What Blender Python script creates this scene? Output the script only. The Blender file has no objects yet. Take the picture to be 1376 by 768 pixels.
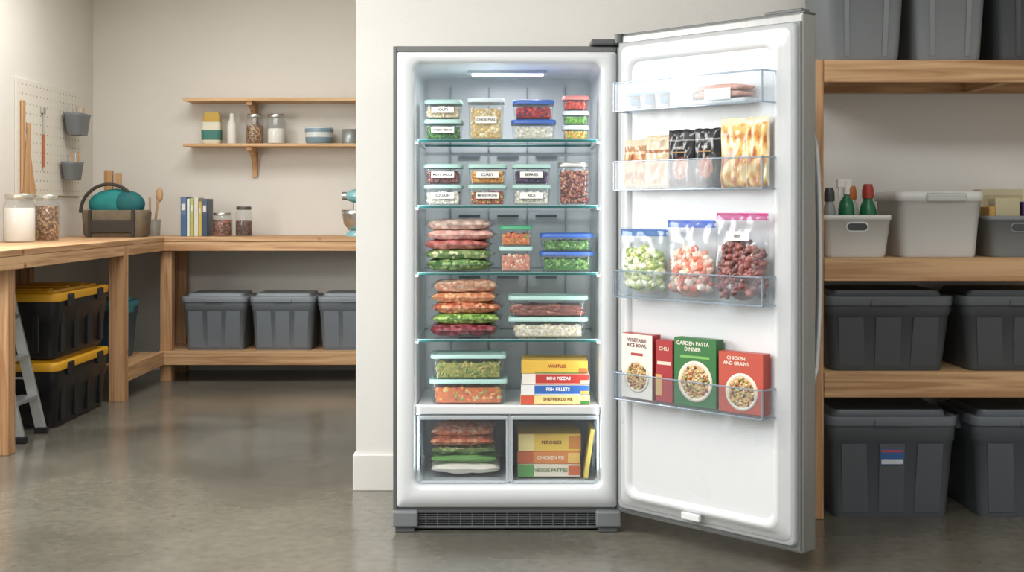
import bpy, bmesh, math, random
from mathutils import Vector, Matrix, noise
random.seed(11)
scene = bpy.context.scene
scene.view_settings.view_transform = 'Standard'
scene.view_settings.exposure = 0.0

# ------------------------------------------------------------------ materials
def lin(h):
    h = h.lstrip('#')
    c = [int(h[i:i+2], 16)/255 for i in (0, 2, 4)]
    return tuple((x/12.92 if x <= .04045 else ((x+.055)/1.055)**2.4) for x in c)
def c4(h): return (*lin(h), 1)
def mute(c, k=.12, g=.92):
    y = .3*c[0]+.59*c[1]+.11*c[2]
    return tuple(g*(x*(1-k)+y*k) for x in c)
_m = {}
def nt(name):
    m = bpy.data.materials.new(name); m.use_nodes = True
    n = m.node_tree.nodes; l = m.node_tree.links
    return m, n, l, n['Principled BSDF']
def P(name, col, rough=.5, metal=0., var=0., vs=8., bump=0., bs=200., coat=0., spec=.5, emit=0., stretch=None):
    if name in _m: return _m[name]
    m, n, l, b = nt(name)
    b.inputs['Base Color'].default_value = c4(col)
    b.inputs['Roughness'].default_value = rough
    b.inputs['Metallic'].default_value = metal
    b.inputs['Coat Weight'].default_value = coat
    b.inputs['Specular IOR Level'].default_value = spec
    if emit:
        b.inputs['Emission Color'].default_value = c4(col); b.inputs['Emission Strength'].default_value = emit
    if var or bump:
        tc = n.new('ShaderNodeTexCoord'); mp = n.new('ShaderNodeMapping')
        l.new(tc.outputs['Object'], mp.inputs['Vector'])
        if stretch: mp.inputs['Scale'].default_value = stretch
    if var:
        ns = n.new('ShaderNodeTexNoise'); ns.inputs['Scale'].default_value = vs; ns.inputs['Detail'].default_value = 5
        l.new(mp.outputs[0], ns.inputs['Vector'])
        rp = n.new('ShaderNodeValToRGB')
        c = lin(col)
        rp.color_ramp.elements[0].position = .3; rp.color_ramp.elements[1].position = .7
        rp.color_ramp.elements[0].color = (*[x*(1-var) for x in c], 1)
        rp.color_ramp.elements[1].color = (*[min(1, x*(1+var)) for x in c], 1)
        l.new(ns.outputs['Fac'], rp.inputs[0]); l.new(rp.outputs[0], b.inputs['Base Color'])
        rr_ = n.new('ShaderNodeMapRange'); rr_.inputs['To Min'].default_value = rough*.85; rr_.inputs['To Max'].default_value = min(1, rough*1.15)
        l.new(ns.outputs['Fac'], rr_.inputs[0]); l.new(rr_.outputs[0], b.inputs['Roughness'])
    if bump:
        ns2 = n.new('ShaderNodeTexNoise'); ns2.inputs['Scale'].default_value = bs; ns2.inputs['Detail'].default_value = 3
        l.new(mp.outputs[0], ns2.inputs['Vector'])
        bp = n.new('ShaderNodeBump'); bp.inputs['Strength'].default_value = bump; bp.inputs['Distance'].default_value = .01
        l.new(ns2.outputs['Fac'], bp.inputs['Height']); l.new(bp.outputs[0], b.inputs['Normal'])
    _m[name] = m
    return m
def clear(name, tint='#f9fbfc', diff=.04, dcol='#e6ecf0', edge=.6, base=.04, rough=.08):
    if name in _m: return _m[name]
    m, n, l, b = nt(name); n.remove(b)
    out = [x for x in n if x.type == 'OUTPUT_MATERIAL'][0]
    tr = n.new('ShaderNodeBsdfTransparent'); tr.inputs[0].default_value = c4(tint)
    df = n.new('ShaderNodeBsdfDiffuse'); df.inputs[0].default_value = c4(dcol)
    gl = n.new('ShaderNodeBsdfGlossy'); gl.inputs['Roughness'].default_value = rough
    m1 = n.new('ShaderNodeMixShader'); m1.inputs[0].default_value = diff
    l.new(tr.outputs[0], m1.inputs[1]); l.new(df.outputs[0], m1.inputs[2])
    lw = n.new('ShaderNodeLayerWeight'); lw.inputs['Blend'].default_value = .5
    pw = n.new('ShaderNodeMath'); pw.operation = 'POWER'; pw.inputs[1].default_value = 3.5
    l.new(lw.outputs['Facing'], pw.inputs[0])
    ma = n.new('ShaderNodeMath'); ma.operation = 'MULTIPLY_ADD'; ma.inputs[1].default_value = edge; ma.inputs[2].default_value = base
    l.new(pw.outputs[0], ma.inputs[0])
    m2 = n.new('ShaderNodeMixShader'); l.new(ma.outputs[0], m2.inputs[0])
    l.new(m1.outputs[0], m2.inputs[1]); l.new(gl.outputs[0], m2.inputs[2])
    l.new(m2.outputs[0], out.inputs[0])
    _m[name] = m
    return m
def wood(name, axis, c1, c2, rough=.55):
    if name in _m: return _m[name]
    m, n, l, b = nt(name)
    b.inputs['Roughness'].default_value = rough
    tc = n.new('ShaderNodeTexCoord'); mp = n.new('ShaderNodeMapping')
    s = [22., 22., 22.]; s[axis] = .9
    mp.inputs['Scale'].default_value = s
    l.new(tc.outputs['Object'], mp.inputs['Vector'])
    ns = n.new('ShaderNodeTexNoise'); ns.inputs['Scale'].default_value = 1.6; ns.inputs['Detail'].default_value = 7; ns.inputs['Distortion'].default_value = .8
    l.new(mp.outputs[0], ns.inputs['Vector'])
    rp = n.new('ShaderNodeValToRGB')
    rp.color_ramp.elements[0].position = .36; rp.color_ramp.elements[1].position = .60
    rp.color_ramp.elements[0].color = c4(c1); rp.color_ramp.elements[1].color = c4(c2)
    l.new(ns.outputs['Fac'], rp.inputs[0])
    vo = n.new('ShaderNodeTexVoronoi'); vo.inputs['Scale'].default_value = 3.2
    l.new(tc.outputs['Object'], vo.inputs['Vector'])
    kr = n.new('ShaderNodeValToRGB'); kr.color_ramp.elements[0].position = .04; kr.color_ramp.elements[1].position = .085
    kr.color_ramp.elements[0].color = (.3, .2, .14, 1); kr.color_ramp.elements[1].color = (1, 1, 1, 1)
    l.new(vo.outputs['Distance'], kr.inputs[0])
    mx = n.new('ShaderNodeMix'); mx.data_type = 'RGBA'; mx.blend_type = 'MULTIPLY'; mx.inputs[0].default_value = .85
    l.new(rp.outputs[0], mx.inputs[6]); l.new(kr.outputs[0], mx.inputs[7])
    l.new(mx.outputs[2], b.inputs['Base Color'])
    bp = n.new('ShaderNodeBump'); bp.inputs['Strength'].default_value = .15; bp.inputs['Distance'].default_value = .004
    l.new(ns.outputs['Fac'], bp.inputs['Height']); l.new(bp.outputs[0], b.inputs['Normal'])
    _m[name] = m
    return m
def colmat(name, rough=.5, coat=0., var=.25, vs=90., bump=.2):
    if name in _m: return _m[name]
    m, n, l, b = nt(name)
    b.inputs['Roughness'].default_value = rough; b.inputs['Coat Weight'].default_value = coat
    at = n.new('ShaderNodeAttribute'); at.attribute_name = 'Col'
    ns = n.new('ShaderNodeTexNoise'); ns.inputs['Scale'].default_value = vs; ns.inputs['Detail'].default_value = 3
    tc = n.new('ShaderNodeTexCoord'); l.new(tc.outputs['Object'], ns.inputs['Vector'])
    mr = n.new('ShaderNodeMapRange'); mr.inputs['To Min'].default_value = 1-var*1.3; mr.inputs['To Max'].default_value = 1+var*1.3
    mr.inputs['From Min'].default_value = .25; mr.inputs['From Max'].default_value = .75
    l.new(ns.outputs['Fac'], mr.inputs[0])
    vm = n.new('ShaderNodeVectorMath'); vm.operation = 'SCALE'
    l.new(at.outputs['Color'], vm.inputs[0]); l.new(mr.outputs[0], vm.inputs['Scale'])
    l.new(vm.outputs[0], b.inputs['Base Color'])
    if bump:
        bp = n.new('ShaderNodeBump'); bp.inputs['Strength'].default_value = bump; bp.inputs['Distance'].default_value = .005
        l.new(ns.outputs['Fac'], bp.inputs['Height']); l.new(bp.outputs[0], b.inputs['Normal'])
    _m[name] = m
    return m
def cells(name, cols, scale=60., rough=.3, coat=.4):
    """packed frozen food seen through tight plastic"""
    if name in _m: return _m[name]
    m, n, l, b = nt(name)
    b.inputs['Roughness'].default_value = rough; b.inputs['Coat Weight'].default_value = coat
    tc = n.new('ShaderNodeTexCoord')
    vo = n.new('ShaderNodeTexVoronoi'); vo.inputs['Scale'].default_value = scale
    l.new(tc.outputs['Object'], vo.inputs['Vector'])
    sp = n.new('ShaderNodeSeparateColor'); l.new(vo.outputs['Color'], sp.inputs[0])
    rp = n.new('ShaderNodeValToRGB'); rp.color_ramp.interpolation = 'CONSTANT'
    k = len(cols)
    for i, c in enumerate(cols):
        e = rp.color_ramp.elements[i] if i < 2 else rp.color_ramp.elements.new(i/k)
        e.position = i/k; e.color = (*mute(lin(c), .12, .98), 1)
    l.new(sp.outputs[0], rp.inputs[0])
    mr = n.new('ShaderNodeMapRange'); mr.inputs['From Max'].default_value = .9; mr.inputs['To Min'].default_value = 1.3; mr.inputs['To Max'].default_value = .7
    l.new(vo.outputs['Distance'], mr.inputs[0])
    vm = n.new('ShaderNodeVectorMath'); vm.operation = 'SCALE'
    l.new(rp.outputs[0], vm.inputs[0]); l.new(mr.outputs[0], vm.inputs['Scale']); l.new(vm.outputs[0], b.inputs['Base Color'])
    bp = n.new('ShaderNodeBump'); bp.inputs['Strength'].default_value = .35; bp.inputs['Distance'].default_value = .003; bp.invert = True
    l.new(vo.outputs['Distance'], bp.inputs['Height']); l.new(bp.outputs[0], b.inputs['Normal'])
    _m[name] = m
    return m
def concrete():
    m, n, l, b = nt('polished_concrete')
    tc = n.new('ShaderNodeTexCoord')
    def N(s, d, dist=0):
        x = n.new('ShaderNodeTexNoise'); x.inputs['Scale'].default_value = s; x.inputs['Detail'].default_value = d; x.inputs['Distortion'].default_value = dist
        l.new(tc.outputs['Object'], x.inputs['Vector']); return x
    a = N(1.2, 8, .5); rp = n.new('ShaderNodeValToRGB')
    rp.color_ramp.elements[0].position = .30; rp.color_ramp.elements[1].position = .72
    rp.color_ramp.elements[0].color = c4('#5a5850'); rp.color_ramp.elements[1].color = c4('#7b786e')
    l.new(a.outputs['Fac'], rp.inputs[0])
    f = N(22, 10); rf = n.new('ShaderNodeValToRGB')
    rf.color_ramp.elements[0].position = .3; rf.color_ramp.elements[1].position = .7
    rf.color_ramp.elements[0].color = (.82, .82, .81, 1); rf.color_ramp.elements[1].color = (1.1, 1.09, 1.07, 1)
    l.new(f.outputs['Fac'], rf.inputs[0])
    mx = n.new('ShaderNodeMix'); mx.data_type = 'RGBA'; mx.blend_type = 'MULTIPLY'; mx.inputs[0].default_value = 1
    l.new(rp.outputs[0], mx.inputs[6]); l.new(rf.outputs[0], mx.inputs[7]); l.new(mx.outputs[2], b.inputs['Base Color'])
    r = n.new('ShaderNodeMapRange'); r.inputs['To Min'].default_value = .11; r.inputs['To Max'].default_value = .27
    l.new(N(2.0, 6).outputs['Fac'], r.inputs[0]); l.new(r.outputs[0], b.inputs['Roughness'])
    bp = n.new('ShaderNodeBump'); bp.inputs['Strength'].default_value = .03; bp.inputs['Distance'].default_value = .01
    l.new(f.outputs['Fac'], bp.inputs['Height']); l.new(bp.outputs[0], b.inputs['Normal'])
    return m

WALL = P('wall_paint', '#dddad2', .85, var=.02, vs=2, bump=.12, bs=160)
WALLP = P('partition_paint', '#ebeae6', .85, var=.015, vs=2, bump=.1, bs=160)
CEIL = P('ceiling_paint', '#eeece6', .9)
TRIM = P('trim_paint', '#eae8e2', .5)
CONC = concrete()
WX = wood('pine_x', 0, '#ac8058', '#d2ab80'); WY = wood('pine_y', 1, '#ac8058', '#d2ab80'); WZ = wood('pine_z', 2, '#a37650', '#ca9f74')
BX = wood('birch_x', 0, '#c29a6a', '#d8b488'); BZ = wood('birch_z', 2, '#b38859', '#c9a077')
STEEL = P('brushed_steel', '#9fa0a0', .36, .7, var=.06, vs=3, stretch=(40, 40, 1))
STEELD = P('cabinet_steel', '#6f7170', .42, .5)
LINER = P('freezer_liner', '#dde1e4', .26, var=.015, vs=3)
DLINER = P('door_liner_plastic', '#dcdfe1', .28, var=.015, vs=3)
GASK = P('gasket_grey', '#a6aaac', .5)
GRILL = P('grille_grey', '#585b5d', .5)
DARK = P('dark_slot', '#151617', .7)
CLR = clear('clear_plastic')
CLRB = clear('clear_bin_plastic', '#f0f5f9', .07, '#d6e0ea', .7, .05)
RIM = clear('clear_rim_plastic', '#d4e0ea', .30, '#c1d1de', .5, .1)
DRIM = clear('drawer_rim_plastic', '#e6edf2', .55, '#dde5ea', .4, .08)
FILM = clear('bag_film', '#f8fafb', .05, '#eef2f4', .4, .06, .16)
GLASS = clear('shelf_glass', '#f4faf9', .02, '#a9c9c9', .7, .04)
GEDGE = P('shelf_glass_edge', '#25605f', .15, 0)
WHITE = P('white_plastic', '#e3e6e8', .4)
LABEL = P('paper_label', '#f3f1ec', .7)
INK = P('label_ink', '#1f2022', .6)
MINT = P('mint_lid', '#a6c9c1', .4); BLUE = P('blue_lid', '#3c64b0', .35); GREEN = P('green_lid', '#3f9a6c', .4)
WLID = P('white_lid', '#cfdde2', .4); REDL = P('red_lid', '#cf8a86', .4)
FOOD = colmat('food_pieces', .42, .3)
PRINT = colmat('printed_card', .45, .1, .04, 5, 0)
POUCH = colmat('printed_foil', .28, .4, .12, 25, .5)
TOTE = P('tote_grey', '#565c62', .5, bump=.05, bs=300); TOTEL = P('tote_lid_grey', '#626970', .45)
TOTED = P('tote_dark_grey', '#484c50', .5, bump=.05, bs=300); TOTEDL = P('tote_lid_dark', '#53585c', .45)
BLK = P('tote_black', '#141518', .4); YEL = P('tote_yellow', '#d39c1c', .45)
ALU = P('aluminium', '#b9bcbe', .35, .7)
SILV = P('tin_lid', '#c6c6c4', .3, .9)

# ------------------------------------------------------------------ mesh builder
def rr(sx, sy, r, k=4):
    r = min(r, sx/2*.999, sy/2*.999); pts = []
    for cx, cy, a0 in ((sx/2-r, sy/2-r, 0), (-sx/2+r, sy/2-r, 90), (-sx/2+r, -sy/2+r, 180), (sx/2-r, -sy/2+r, 270)):
        for i in range(k+1):
            a = math.radians(a0+90*i/k); pts.append((cx+r*math.cos(a), cy+r*math.sin(a)))
    return pts
RX = Matrix.Rotation(math.radians(90), 4, 'X')
def Tr(x, y, z): return Matrix.Translation((x, y, z))
def Rz(d): return Matrix.Rotation(math.radians(d), 4, 'Z')
def Rx(d): return Matrix.Rotation(math.radians(d), 4, 'X')
def Ry(d): return Matrix.Rotation(math.radians(d), 4, 'Y')
_ico = {}
def ico(sub):
    if sub not in _ico:
        b = bmesh.new(); bmesh.ops.create_icosphere(b, subdivisions=sub, radius=1)
        b.verts.ensure_lookup_table()
        _ico[sub] = ([v.co.copy() for v in b.verts], [[v.index for v in f.verts] for f in b.faces]); b.free()
    return _ico[sub]
class MB:
    def __init__(s):
        s.v = []; s.f = []; s.m = []; s.s = []; s.c = []; s.mats = []
    def mi(s, m):
        if m not in s.mats: s.mats.append(m)
        return s.mats.index(m)
    def raw(s, vs, fs, mat, smooth=False, col=(1, 1, 1), T=None, cols=None):
        o = len(s.v); k = s.mi(mat)
        for v in vs:
            v = Vector(v); s.v.append(tuple(T @ v if T is not None else v))
        for i, f in enumerate(fs):
            s.f.append([o+j for j in f]); s.m.append(k); s.s.append(smooth); s.c.append(cols[i] if cols else col)
        return s
    def quad(s, a, b, c, d, mat):
        return s.raw([a, b, c, d], [[0, 1, 2, 3]], mat)
    def box(s, x0, x1, y0, y1, z0, z1, mat, bev=0., seg=2, T=None, col=(1, 1, 1)):
        b = bmesh.new(); bmesh.ops.create_cube(b, size=1)
        for v in b.verts:
            v.co = Vector(((x0+x1)/2+v.co.x*(x1-x0), (y0+y1)/2+v.co.y*(y1-y0), (z0+z1)/2+v.co.z*(z1-z0)))
        if bev: bmesh.ops.bevel(b, geom=b.edges[:], offset=bev, segments=seg, profile=.5, affect='EDGES')
        b.verts.index_update()
        s.raw([v.co for v in b.verts], [[v.index for v in f.verts] for f in b.faces], mat, False, col, T); b.free()
        return s
    def loft(s, lv, mat, cb=True, ct=True, smooth=True, T=None, k=4, col=(1, 1, 1)):
        vs = []; fs = []; n = 4*(k+1)
        for L in lv:
            z, sx, sy, r = L[:4]; cx, cy = (L[4], L[5]) if len(L) > 4 else (0, 0)
            vs += [(x+cx, y+cy, z) for x, y in rr(sx, sy, r, k)]
        for i in range(len(lv)-1):
            for j in range(n):
                a = i*n+j; b = i*n+(j+1) % n
                fs.append([a, b, b+n, a+n])
        s.raw(vs, fs, mat, smooth, col, T)
        if cb: s.raw(vs[:n], [list(range(n))[::-1]], mat, False, col, T)
        if ct: s.raw(vs[-n:], [list(range(n))], mat, False, col, T)
        return s
    def lathe(s, pr, mat, n=24, T=None, col=(1, 1, 1), cb=True, ct=True):
        vs = []; fs = []
        for r, z in pr: vs += [(r*math.cos(2*math.pi*i/n), r*math.sin(2*math.pi*i/n), z) for i in range(n)]
        for i in range(len(pr)-1):
            for j in range(n):
                a = i*n+j; b = i*n+(j+1) % n
                fs.append([a, b, b+n, a+n])
        s.raw(vs, fs, mat, True, col, T)
        if cb: s.raw(vs[:n], [list(range(n))[::-1]], mat, False, col, T)
        if ct: s.raw(vs[-n:], [list(range(n))], mat, False, col, T)
        return s
    def rod(s, p0, p1, r0, mat, r1=None, n=12, T=None, col=(1, 1, 1)):
        p0 = Vector(p0); p1 = Vector(p1); d = p1-p0
        q = d.to_track_quat('Z', 'Y').to_matrix().to_4x4(); M = Matrix.Translation(p0) @ q
        if T is not None: M = T @ M
        return s.lathe([(r0, 0), (r0 if r1 is None else r1, d.length)], mat, n, M, col)
    def bar(s, p0, p1, w, t, mat):
        p0 = Vector(p0); p1 = Vector(p1); d = (p1-p0); L = d.length; zz = d.normalized(); yy_ = Vector((0, 1, 0)); xx = yy_.cross(zz).normalized(); yy_ = zz.cross(xx)
        M = Matrix((( xx.x, yy_.x, zz.x, p0.x), (xx.y, yy_.y, zz.y, p0.y), (xx.z, yy_.z, zz.z, p0.z), (0, 0, 0, 1)))
        return s.box(-t/2, t/2, -w/2, w/2, 0, L, mat, .002, 2, M)
    def tube(s, pts, r, mat, n=10, T=None):
        for i in range(len(pts)-1): s.rod(pts[i], pts[i+1], r, mat, None, n, T)
        for p in pts[1:-1]: s.ball(p, (r, r, r), mat, T=T)
        return s
    def ball(s, p, sc, mat, sub=2, T=None, col=(1, 1, 1), R=None):
        vs, fs = ico(sub); M = Matrix.Translation(p) @ (R if R is not None else Matrix()) @ Matrix.Diagonal((*sc, 1))
        if T is not None: M = T @ M
        return s.raw(vs, fs, mat, True, col, M)
    def lumps(s, x0, x1, y0, y1, z0, z1, n, size, pal, shape='ico', T=None, mat=None, flat=1.):
        for i in range(n):
            r = size*random.uniform(.7, 1.2)
            x = random.uniform(x0+r, max(x0+r, x1-r)); z = random.uniform(z0+r*.8, max(z0+r*.8, z1-r*.8))
            y = y0+r if random.random() < .6 else random.uniform(y0+r, max(y0+r, y1-r))
            c = lin(random.choice(pal)); k = random.uniform(.8, 1.2); c = tuple(min(1, a*k) for a in c)
            R = Matrix.Rotation(random.uniform(0, 6.28), 4, Vector((random.uniform(-1, 1), random.uniform(-1, 1), random.uniform(-1, 1))).normalized())
            if shape == 'ico': s.ball((x, y, z), (r, r*random.uniform(.6, 1), r*random.uniform(.6, 1)*flat), mat or FOOD, 1, T, c, R)
            elif shape == 'long': s.ball((x, y, z), (r*2.2, r*.7, r*.7), mat or FOOD, 1, T, c, Rz(random.uniform(-25, 25)) @ Ry(random.uniform(-12, 12)))
            elif shape == 'leaf': s.ball((x, y, z), (r*1.3, r*.35, r), mat or FOOD, 1, T, c, R)
        return s
    def fill(s, x0, x1, y0, y1, z0, z1, pal, T=None):
        c = lin(pal[0]); return s.box(x0, x1, y0, y1, z0, z1, FOOD, .004, 1, T, tuple(a*.8 for a in c))
    def pillow(s, w, h, t, mat, T=None, nu=20, nv=16, colfn=None, wr=.004, p=3., seed=0., grav=0.):
        for sg in (1, -1):
            vs = []; fs = []; cols = []
            for j in range(nv+1):
                for i in range(nu+1):
                    u = -1+2*i/nu; v = -1+2*j/nv
                    pr = max(0, (1-abs(u)**p))**.5*max(0, (1-abs(v)**p))**.5
                    if grav: pr *= max(.12, 1-grav*(v+1)/2)
                    nz = noise.noise(Vector((u*2.5+seed, v*2.5, sg*3+seed)))
                    ed = 1+.05*noise.noise(Vector((u*2, v*2, seed)))
                    vs.append((u*w/2*ed, v*h/2*ed, sg*(t/2*pr)+nz*wr*2*(.3+pr)))
            for j in range(nv):
                for i in range(nu):
                    a = j*(nu+1)+i; q = [a, a+1, a+nu+2, a+nu+1]
                    fs.append(q if sg > 0 else q[::-1])
                    cols.append(lin(colfn((i+.5)/nu, (j+.5)/nv, sg)) if colfn else (1, 1, 1))
            s.raw(vs, fs, mat, True, T=T, cols=cols)
        return s
    def text(s, txt, size, T, mat, col=(1, 1, 1), width=None):
        cu = bpy.data.curves.new('t', 'FONT'); cu.body = txt; cu.size = size; cu.align_x = 'CENTER'; cu.align_y = 'CENTER'; cu.resolution_u = 2; cu.offset = size*.02
        ob = bpy.data.objects.new('t', cu); scene.collection.objects.link(ob)
        dg = bpy.context.evaluated_depsgraph_get(); me = bpy.data.meshes.new_from_object(ob.evaluated_get(dg))
        if me.vertices:
            xs = [v.co.x for v in me.vertices]; k = 1.
            if width and (max(xs)-min(xs)) > width: k = width/(max(xs)-min(xs))
            s.raw([v.co*k for v in me.vertices], [list(p.vertices) for p in me.polygons], mat, False, col, T)
        bpy.data.objects.remove(ob); bpy.data.meshes.remove(me); bpy.data.curves.remove(cu)
        return s
    def obj(s, name, loc=(0, 0, 0), rz=0., parent=None):
        me = bpy.data.meshes.new(name); me.from_pydata(s.v, [], s.f)
        for m in s.mats: me.materials.append(m)
        me.polygons.foreach_set('material_index', s.m); me.polygons.foreach_set('use_smooth', s.s)
        ca = me.color_attributes.new('Col', 'FLOAT_COLOR', 'CORNER'); buf = []
        for p, c in zip(me.polygons, s.c):
            c = mute(c); buf.extend((c[0], c[1], c[2], 1)*p.loop_total)
        ca.data.foreach_set('color', buf); me.update()
        ob = bpy.data.objects.new(name, me); scene.collection.objects.link(ob)
        ob.location = loc; ob.rotation_euler = (0, 0, math.radians(rz))
        if parent: ob.parent = parent
        return ob
def empty(name, loc=(0, 0, 0), rz=0., parent=None):
    e = bpy.data.objects.new(name, None); scene.collection.objects.link(e); e.location = loc
    e.rotation_euler = (0, 0, math.radians(rz)); e.empty_display_size = .1
    if parent: e.parent = parent
    return e

# ------------------------------------------------------------------ room
XL, XR, YB, YP, YF, ZC = -3.17, 2.9, 9.60, 5.53, -1.6, 3.0
MB().box(XL-.2, XR+.2, YF, YB+.2, -.1, 0, CONC).obj('floor')
MB().box(XL-.2, XR+.2, YF, YB+.2, ZC, ZC+.1, CEIL).obj('ceiling')
MB().box(XL-.2, XR+.2, YB, YB+.15, 0, ZC, WALL).obj('wall_back')
wl = MB()
wl.box(XL-.15, XL, 6.6, YB, 0, ZC, WALL).box(XL-.15, XL, YF, 3.8, 0, ZC, WALL).box(XL-.15, XL, 3.8, 6.6, 0, 1.1, WALL).box(XL-.15, XL, 3.8, 6.6, 2.5, ZC, WALL)
wl.obj('wall_left')
MB().box(XR, XR+.15, YF, YB, 0, ZC, WALL).obj('wall_right')
MB().box(-.68, XR, YP, YP+.15, 0, ZC, WALLP).obj('wall_partition')
bb = MB(); bb.box(-.692, XR, YP-.014, YP, 0, .155, TRIM, .003); bb.box(-.692, -.68, YP, YP+.15, 0, .155, TRIM, .003); bb.obj('baseboard_partition')
wf = MB()
for y0, y1, z0, z1 in ((3.8, 6.6, 1.1, 1.16), (3.8, 6.6, 2.44, 2.5), (3.8, 3.86, 1.16, 2.44), (6.54, 6.6, 1.16, 2.44), (5.17, 5.23, 1.16, 2.44)):
    wf.box(XL-.1, XL-.02, y0, y1, z0, z1, TRIM)
wf.obj('window_1')

# ------------------------------------------------------------------ upright freezer
FR = empty('upright_freezer')
cx0, cx1, fy, by = -.453, .413, 4.83, 5.48
ix0, ix1, iz0, iz1, iyb = -.374, .340, .170, 1.779, 5.40
cab = MB()
cab.box(cx0, cx0+.014, fy, by, .076, 1.844, STEELD, .003)
cab.box(cx1-.014, cx1, fy, by, .076, 1.844, STEELD, .003)
cab.box(cx0+.014, cx1-.014, fy, by, 1.822, 1.844, STEELD, .003)
cab.box(cx0+.014, cx1-.014, fy+.01, by, .076, .09, STEELD)
cab.box(cx0+.014, cx1-.014, by-.01, by, .09, 1.822, STEELD)
cab.obj('cabinet', parent=FR)
ln = MB()
def ringloft(mb, mat):
    xc = (cx0+cx1)/2; zc = (.09+1.822)/2; T = Tr(xc, fy, zc) @ RX
    ixc = (ix0+ix1)/2-xc; izc = (iz0+iz1)/2-zc; sx, sz = ix1-ix0, iz1-iz0
    W, H = cx1-cx0-.028, 1.732
    mb.loft([(-.004, W, H, .01), (.002, W-.004, H-.004, .01), (.002, sx+.03, sz+.03, .04, ixc, izc), (-.006, sx+.008, sz+.008, .035, ixc, izc), (-.03, sx, sz, .03, ixc, izc), (-(iyb-fy), sx-.012, sz-.012, .03, ixc, izc)], mat, False, True, True, T, 6)
ringloft(ln, LINER)
ln.obj('liner', parent=FR)
ln2 = MB()
for z in (1.44, 1.19, .93, .67):
    for x in (-.18, -.017, .145):
        ln2.box(x-.045, x+.045, iyb-.012, iyb-.004, z, z+.010, P('vent', '#7d878e', .6))
for x in (-.26, -.098, .064, .226):
    ln2.box(x-.002, x+.002, iyb-.010, iyb-.003, .48, 1.74, P('rib', '#aab4bb', .6))
for z in (1.491, 1.235, .976, .718):
    for sx in (ix0, ix1):
        s_ = 1 if sx < 0 else -1
        ln2.box(min(sx, sx+s_*.012), max(sx, sx+s_*.012), 4.91, 5.36, z-.014, z-.004, LINER, .002)
ln2.obj('wall_rails', parent=FR)
LEDM = P('led', '#fdfdfb', .4, emit=5)
led = MB(); led.box(-.175, .140, 5.05, 5.15, 1.764, 1.782, P('led_frame', '#b4b9bc', .4), .003); led.box(-.160, .125, 5.078, 5.122, 1.759, 1.7645, LEDM)
led.obj('led_light', parent=FR)
for z in (1.491, 1.235, .976, .718):
    sh = MB(); sh.quad((ix0+.006, 4.91, z+.003), (ix1-.006, 4.91, z+.003), (ix1-.006, 5.37, z+.003), (ix0+.006, 5.37, z+.003), GLASS)
    sh.box(ix0+.006, ix1-.006, 4.902, 4.911, z-.006, z+.002, GEDGE, .002)
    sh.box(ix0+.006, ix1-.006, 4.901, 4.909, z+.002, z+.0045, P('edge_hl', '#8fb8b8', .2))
    sh.box(ix0+.006, ix1-.006, 5.362, 5.37, z-.004, z+.003, GEDGE, .001)
    sh.obj('glass_shelf', parent=FR)
tray = MB()
tray.box(ix0+.004, ix1-.004, 4.885, 5.38, .448, .461, WHITE, .003)
tray.box(ix0+.002, ix1-.002, 4.872, 4.89, .436, .470, WHITE, .006)
tray.box(-.014, -.006, 4.885, 5.36, .175, .448, LINER)
tray.obj('drawer_cover', parent=FR)
for x0, x1 in ((-.362, -.0155), (-.0045, .334)):
    dr = MB(); w = x1-x0; xc = (x0+x1)/2; T = Tr(xc, 5.10, .174)
    dr.loft([(0, w-.03, .42, .02), (.245, w-.004, .444, .02)], CLR, True, False, True, T)
    for zz, hh in ((.172, .010), (.416, .016)):
        dr.box(x0+(.010 if zz < .3 else 0), x1-(.010 if zz < .3 else 0), 4.868, 4.884, zz, zz+hh, DRIM, .004)
    dr.box(x0, x0+.008, 4.87, 4.884, .175, .42, DRIM, .003); dr.box(x1-.008, x1, 4.87, 4.884, .175, .42, DRIM, .003)
    dr.obj('crisper_drawer', parent=FR)
base = MB()
base.box(cx0+.06, cx1-.06, 4.85, 5.46, .012, .076, DARK)
base.box(cx0+.055, cx1-.055, 4.838, 4.852, .066, .078, GRILL, .002)
base.box(cx0+.055, cx1-.055, 4.838, 4.852, .008, .018, GRILL, .002)
for i in range(5): base.box(cx0+.08, cx1-.08, 4.842, 4.852, .024+i*.0085, .0275+i*.0085, GRILL)
for i in range(17):
    x = cx0+.08+i*(cx1-cx0-.16)/16; base.box(x-.002, x+.002, 4.841, 4.852, .012, .07, GRILL)
for x0, x1 in ((cx0, cx0+.095), (cx1-.095, cx1)):
    base.box(x0, x1, 4.80, 4.86, .022, .080, P('bracket_grey', '#787c7f', .45), .006)
    base.box(x0+.01, x1-.012, 4.81, 4.86, 0, .024, GRILL, .004)
base.box(cx0+.02, cx0+.08, 5.36, 5.44, 0, .08, GRILL); base.box(cx1-.08, cx1-.02, 5.36, 5.44, 0, .08, GRILL)
base.obj('base_grille', parent=FR)
hg = MB(); hg.box(.30, .43, 4.81, 4.93, 1.846, 1.868, P('hinge_grey', '#5a5d5e', .4, .3), .006); hg.rod((.405, 4.80, 1.85), (.405, 4.80, 1.885), .017, P('hinge_grey', '#5a5d5e'))
hg.obj('hinge_cover', parent=FR)

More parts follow.
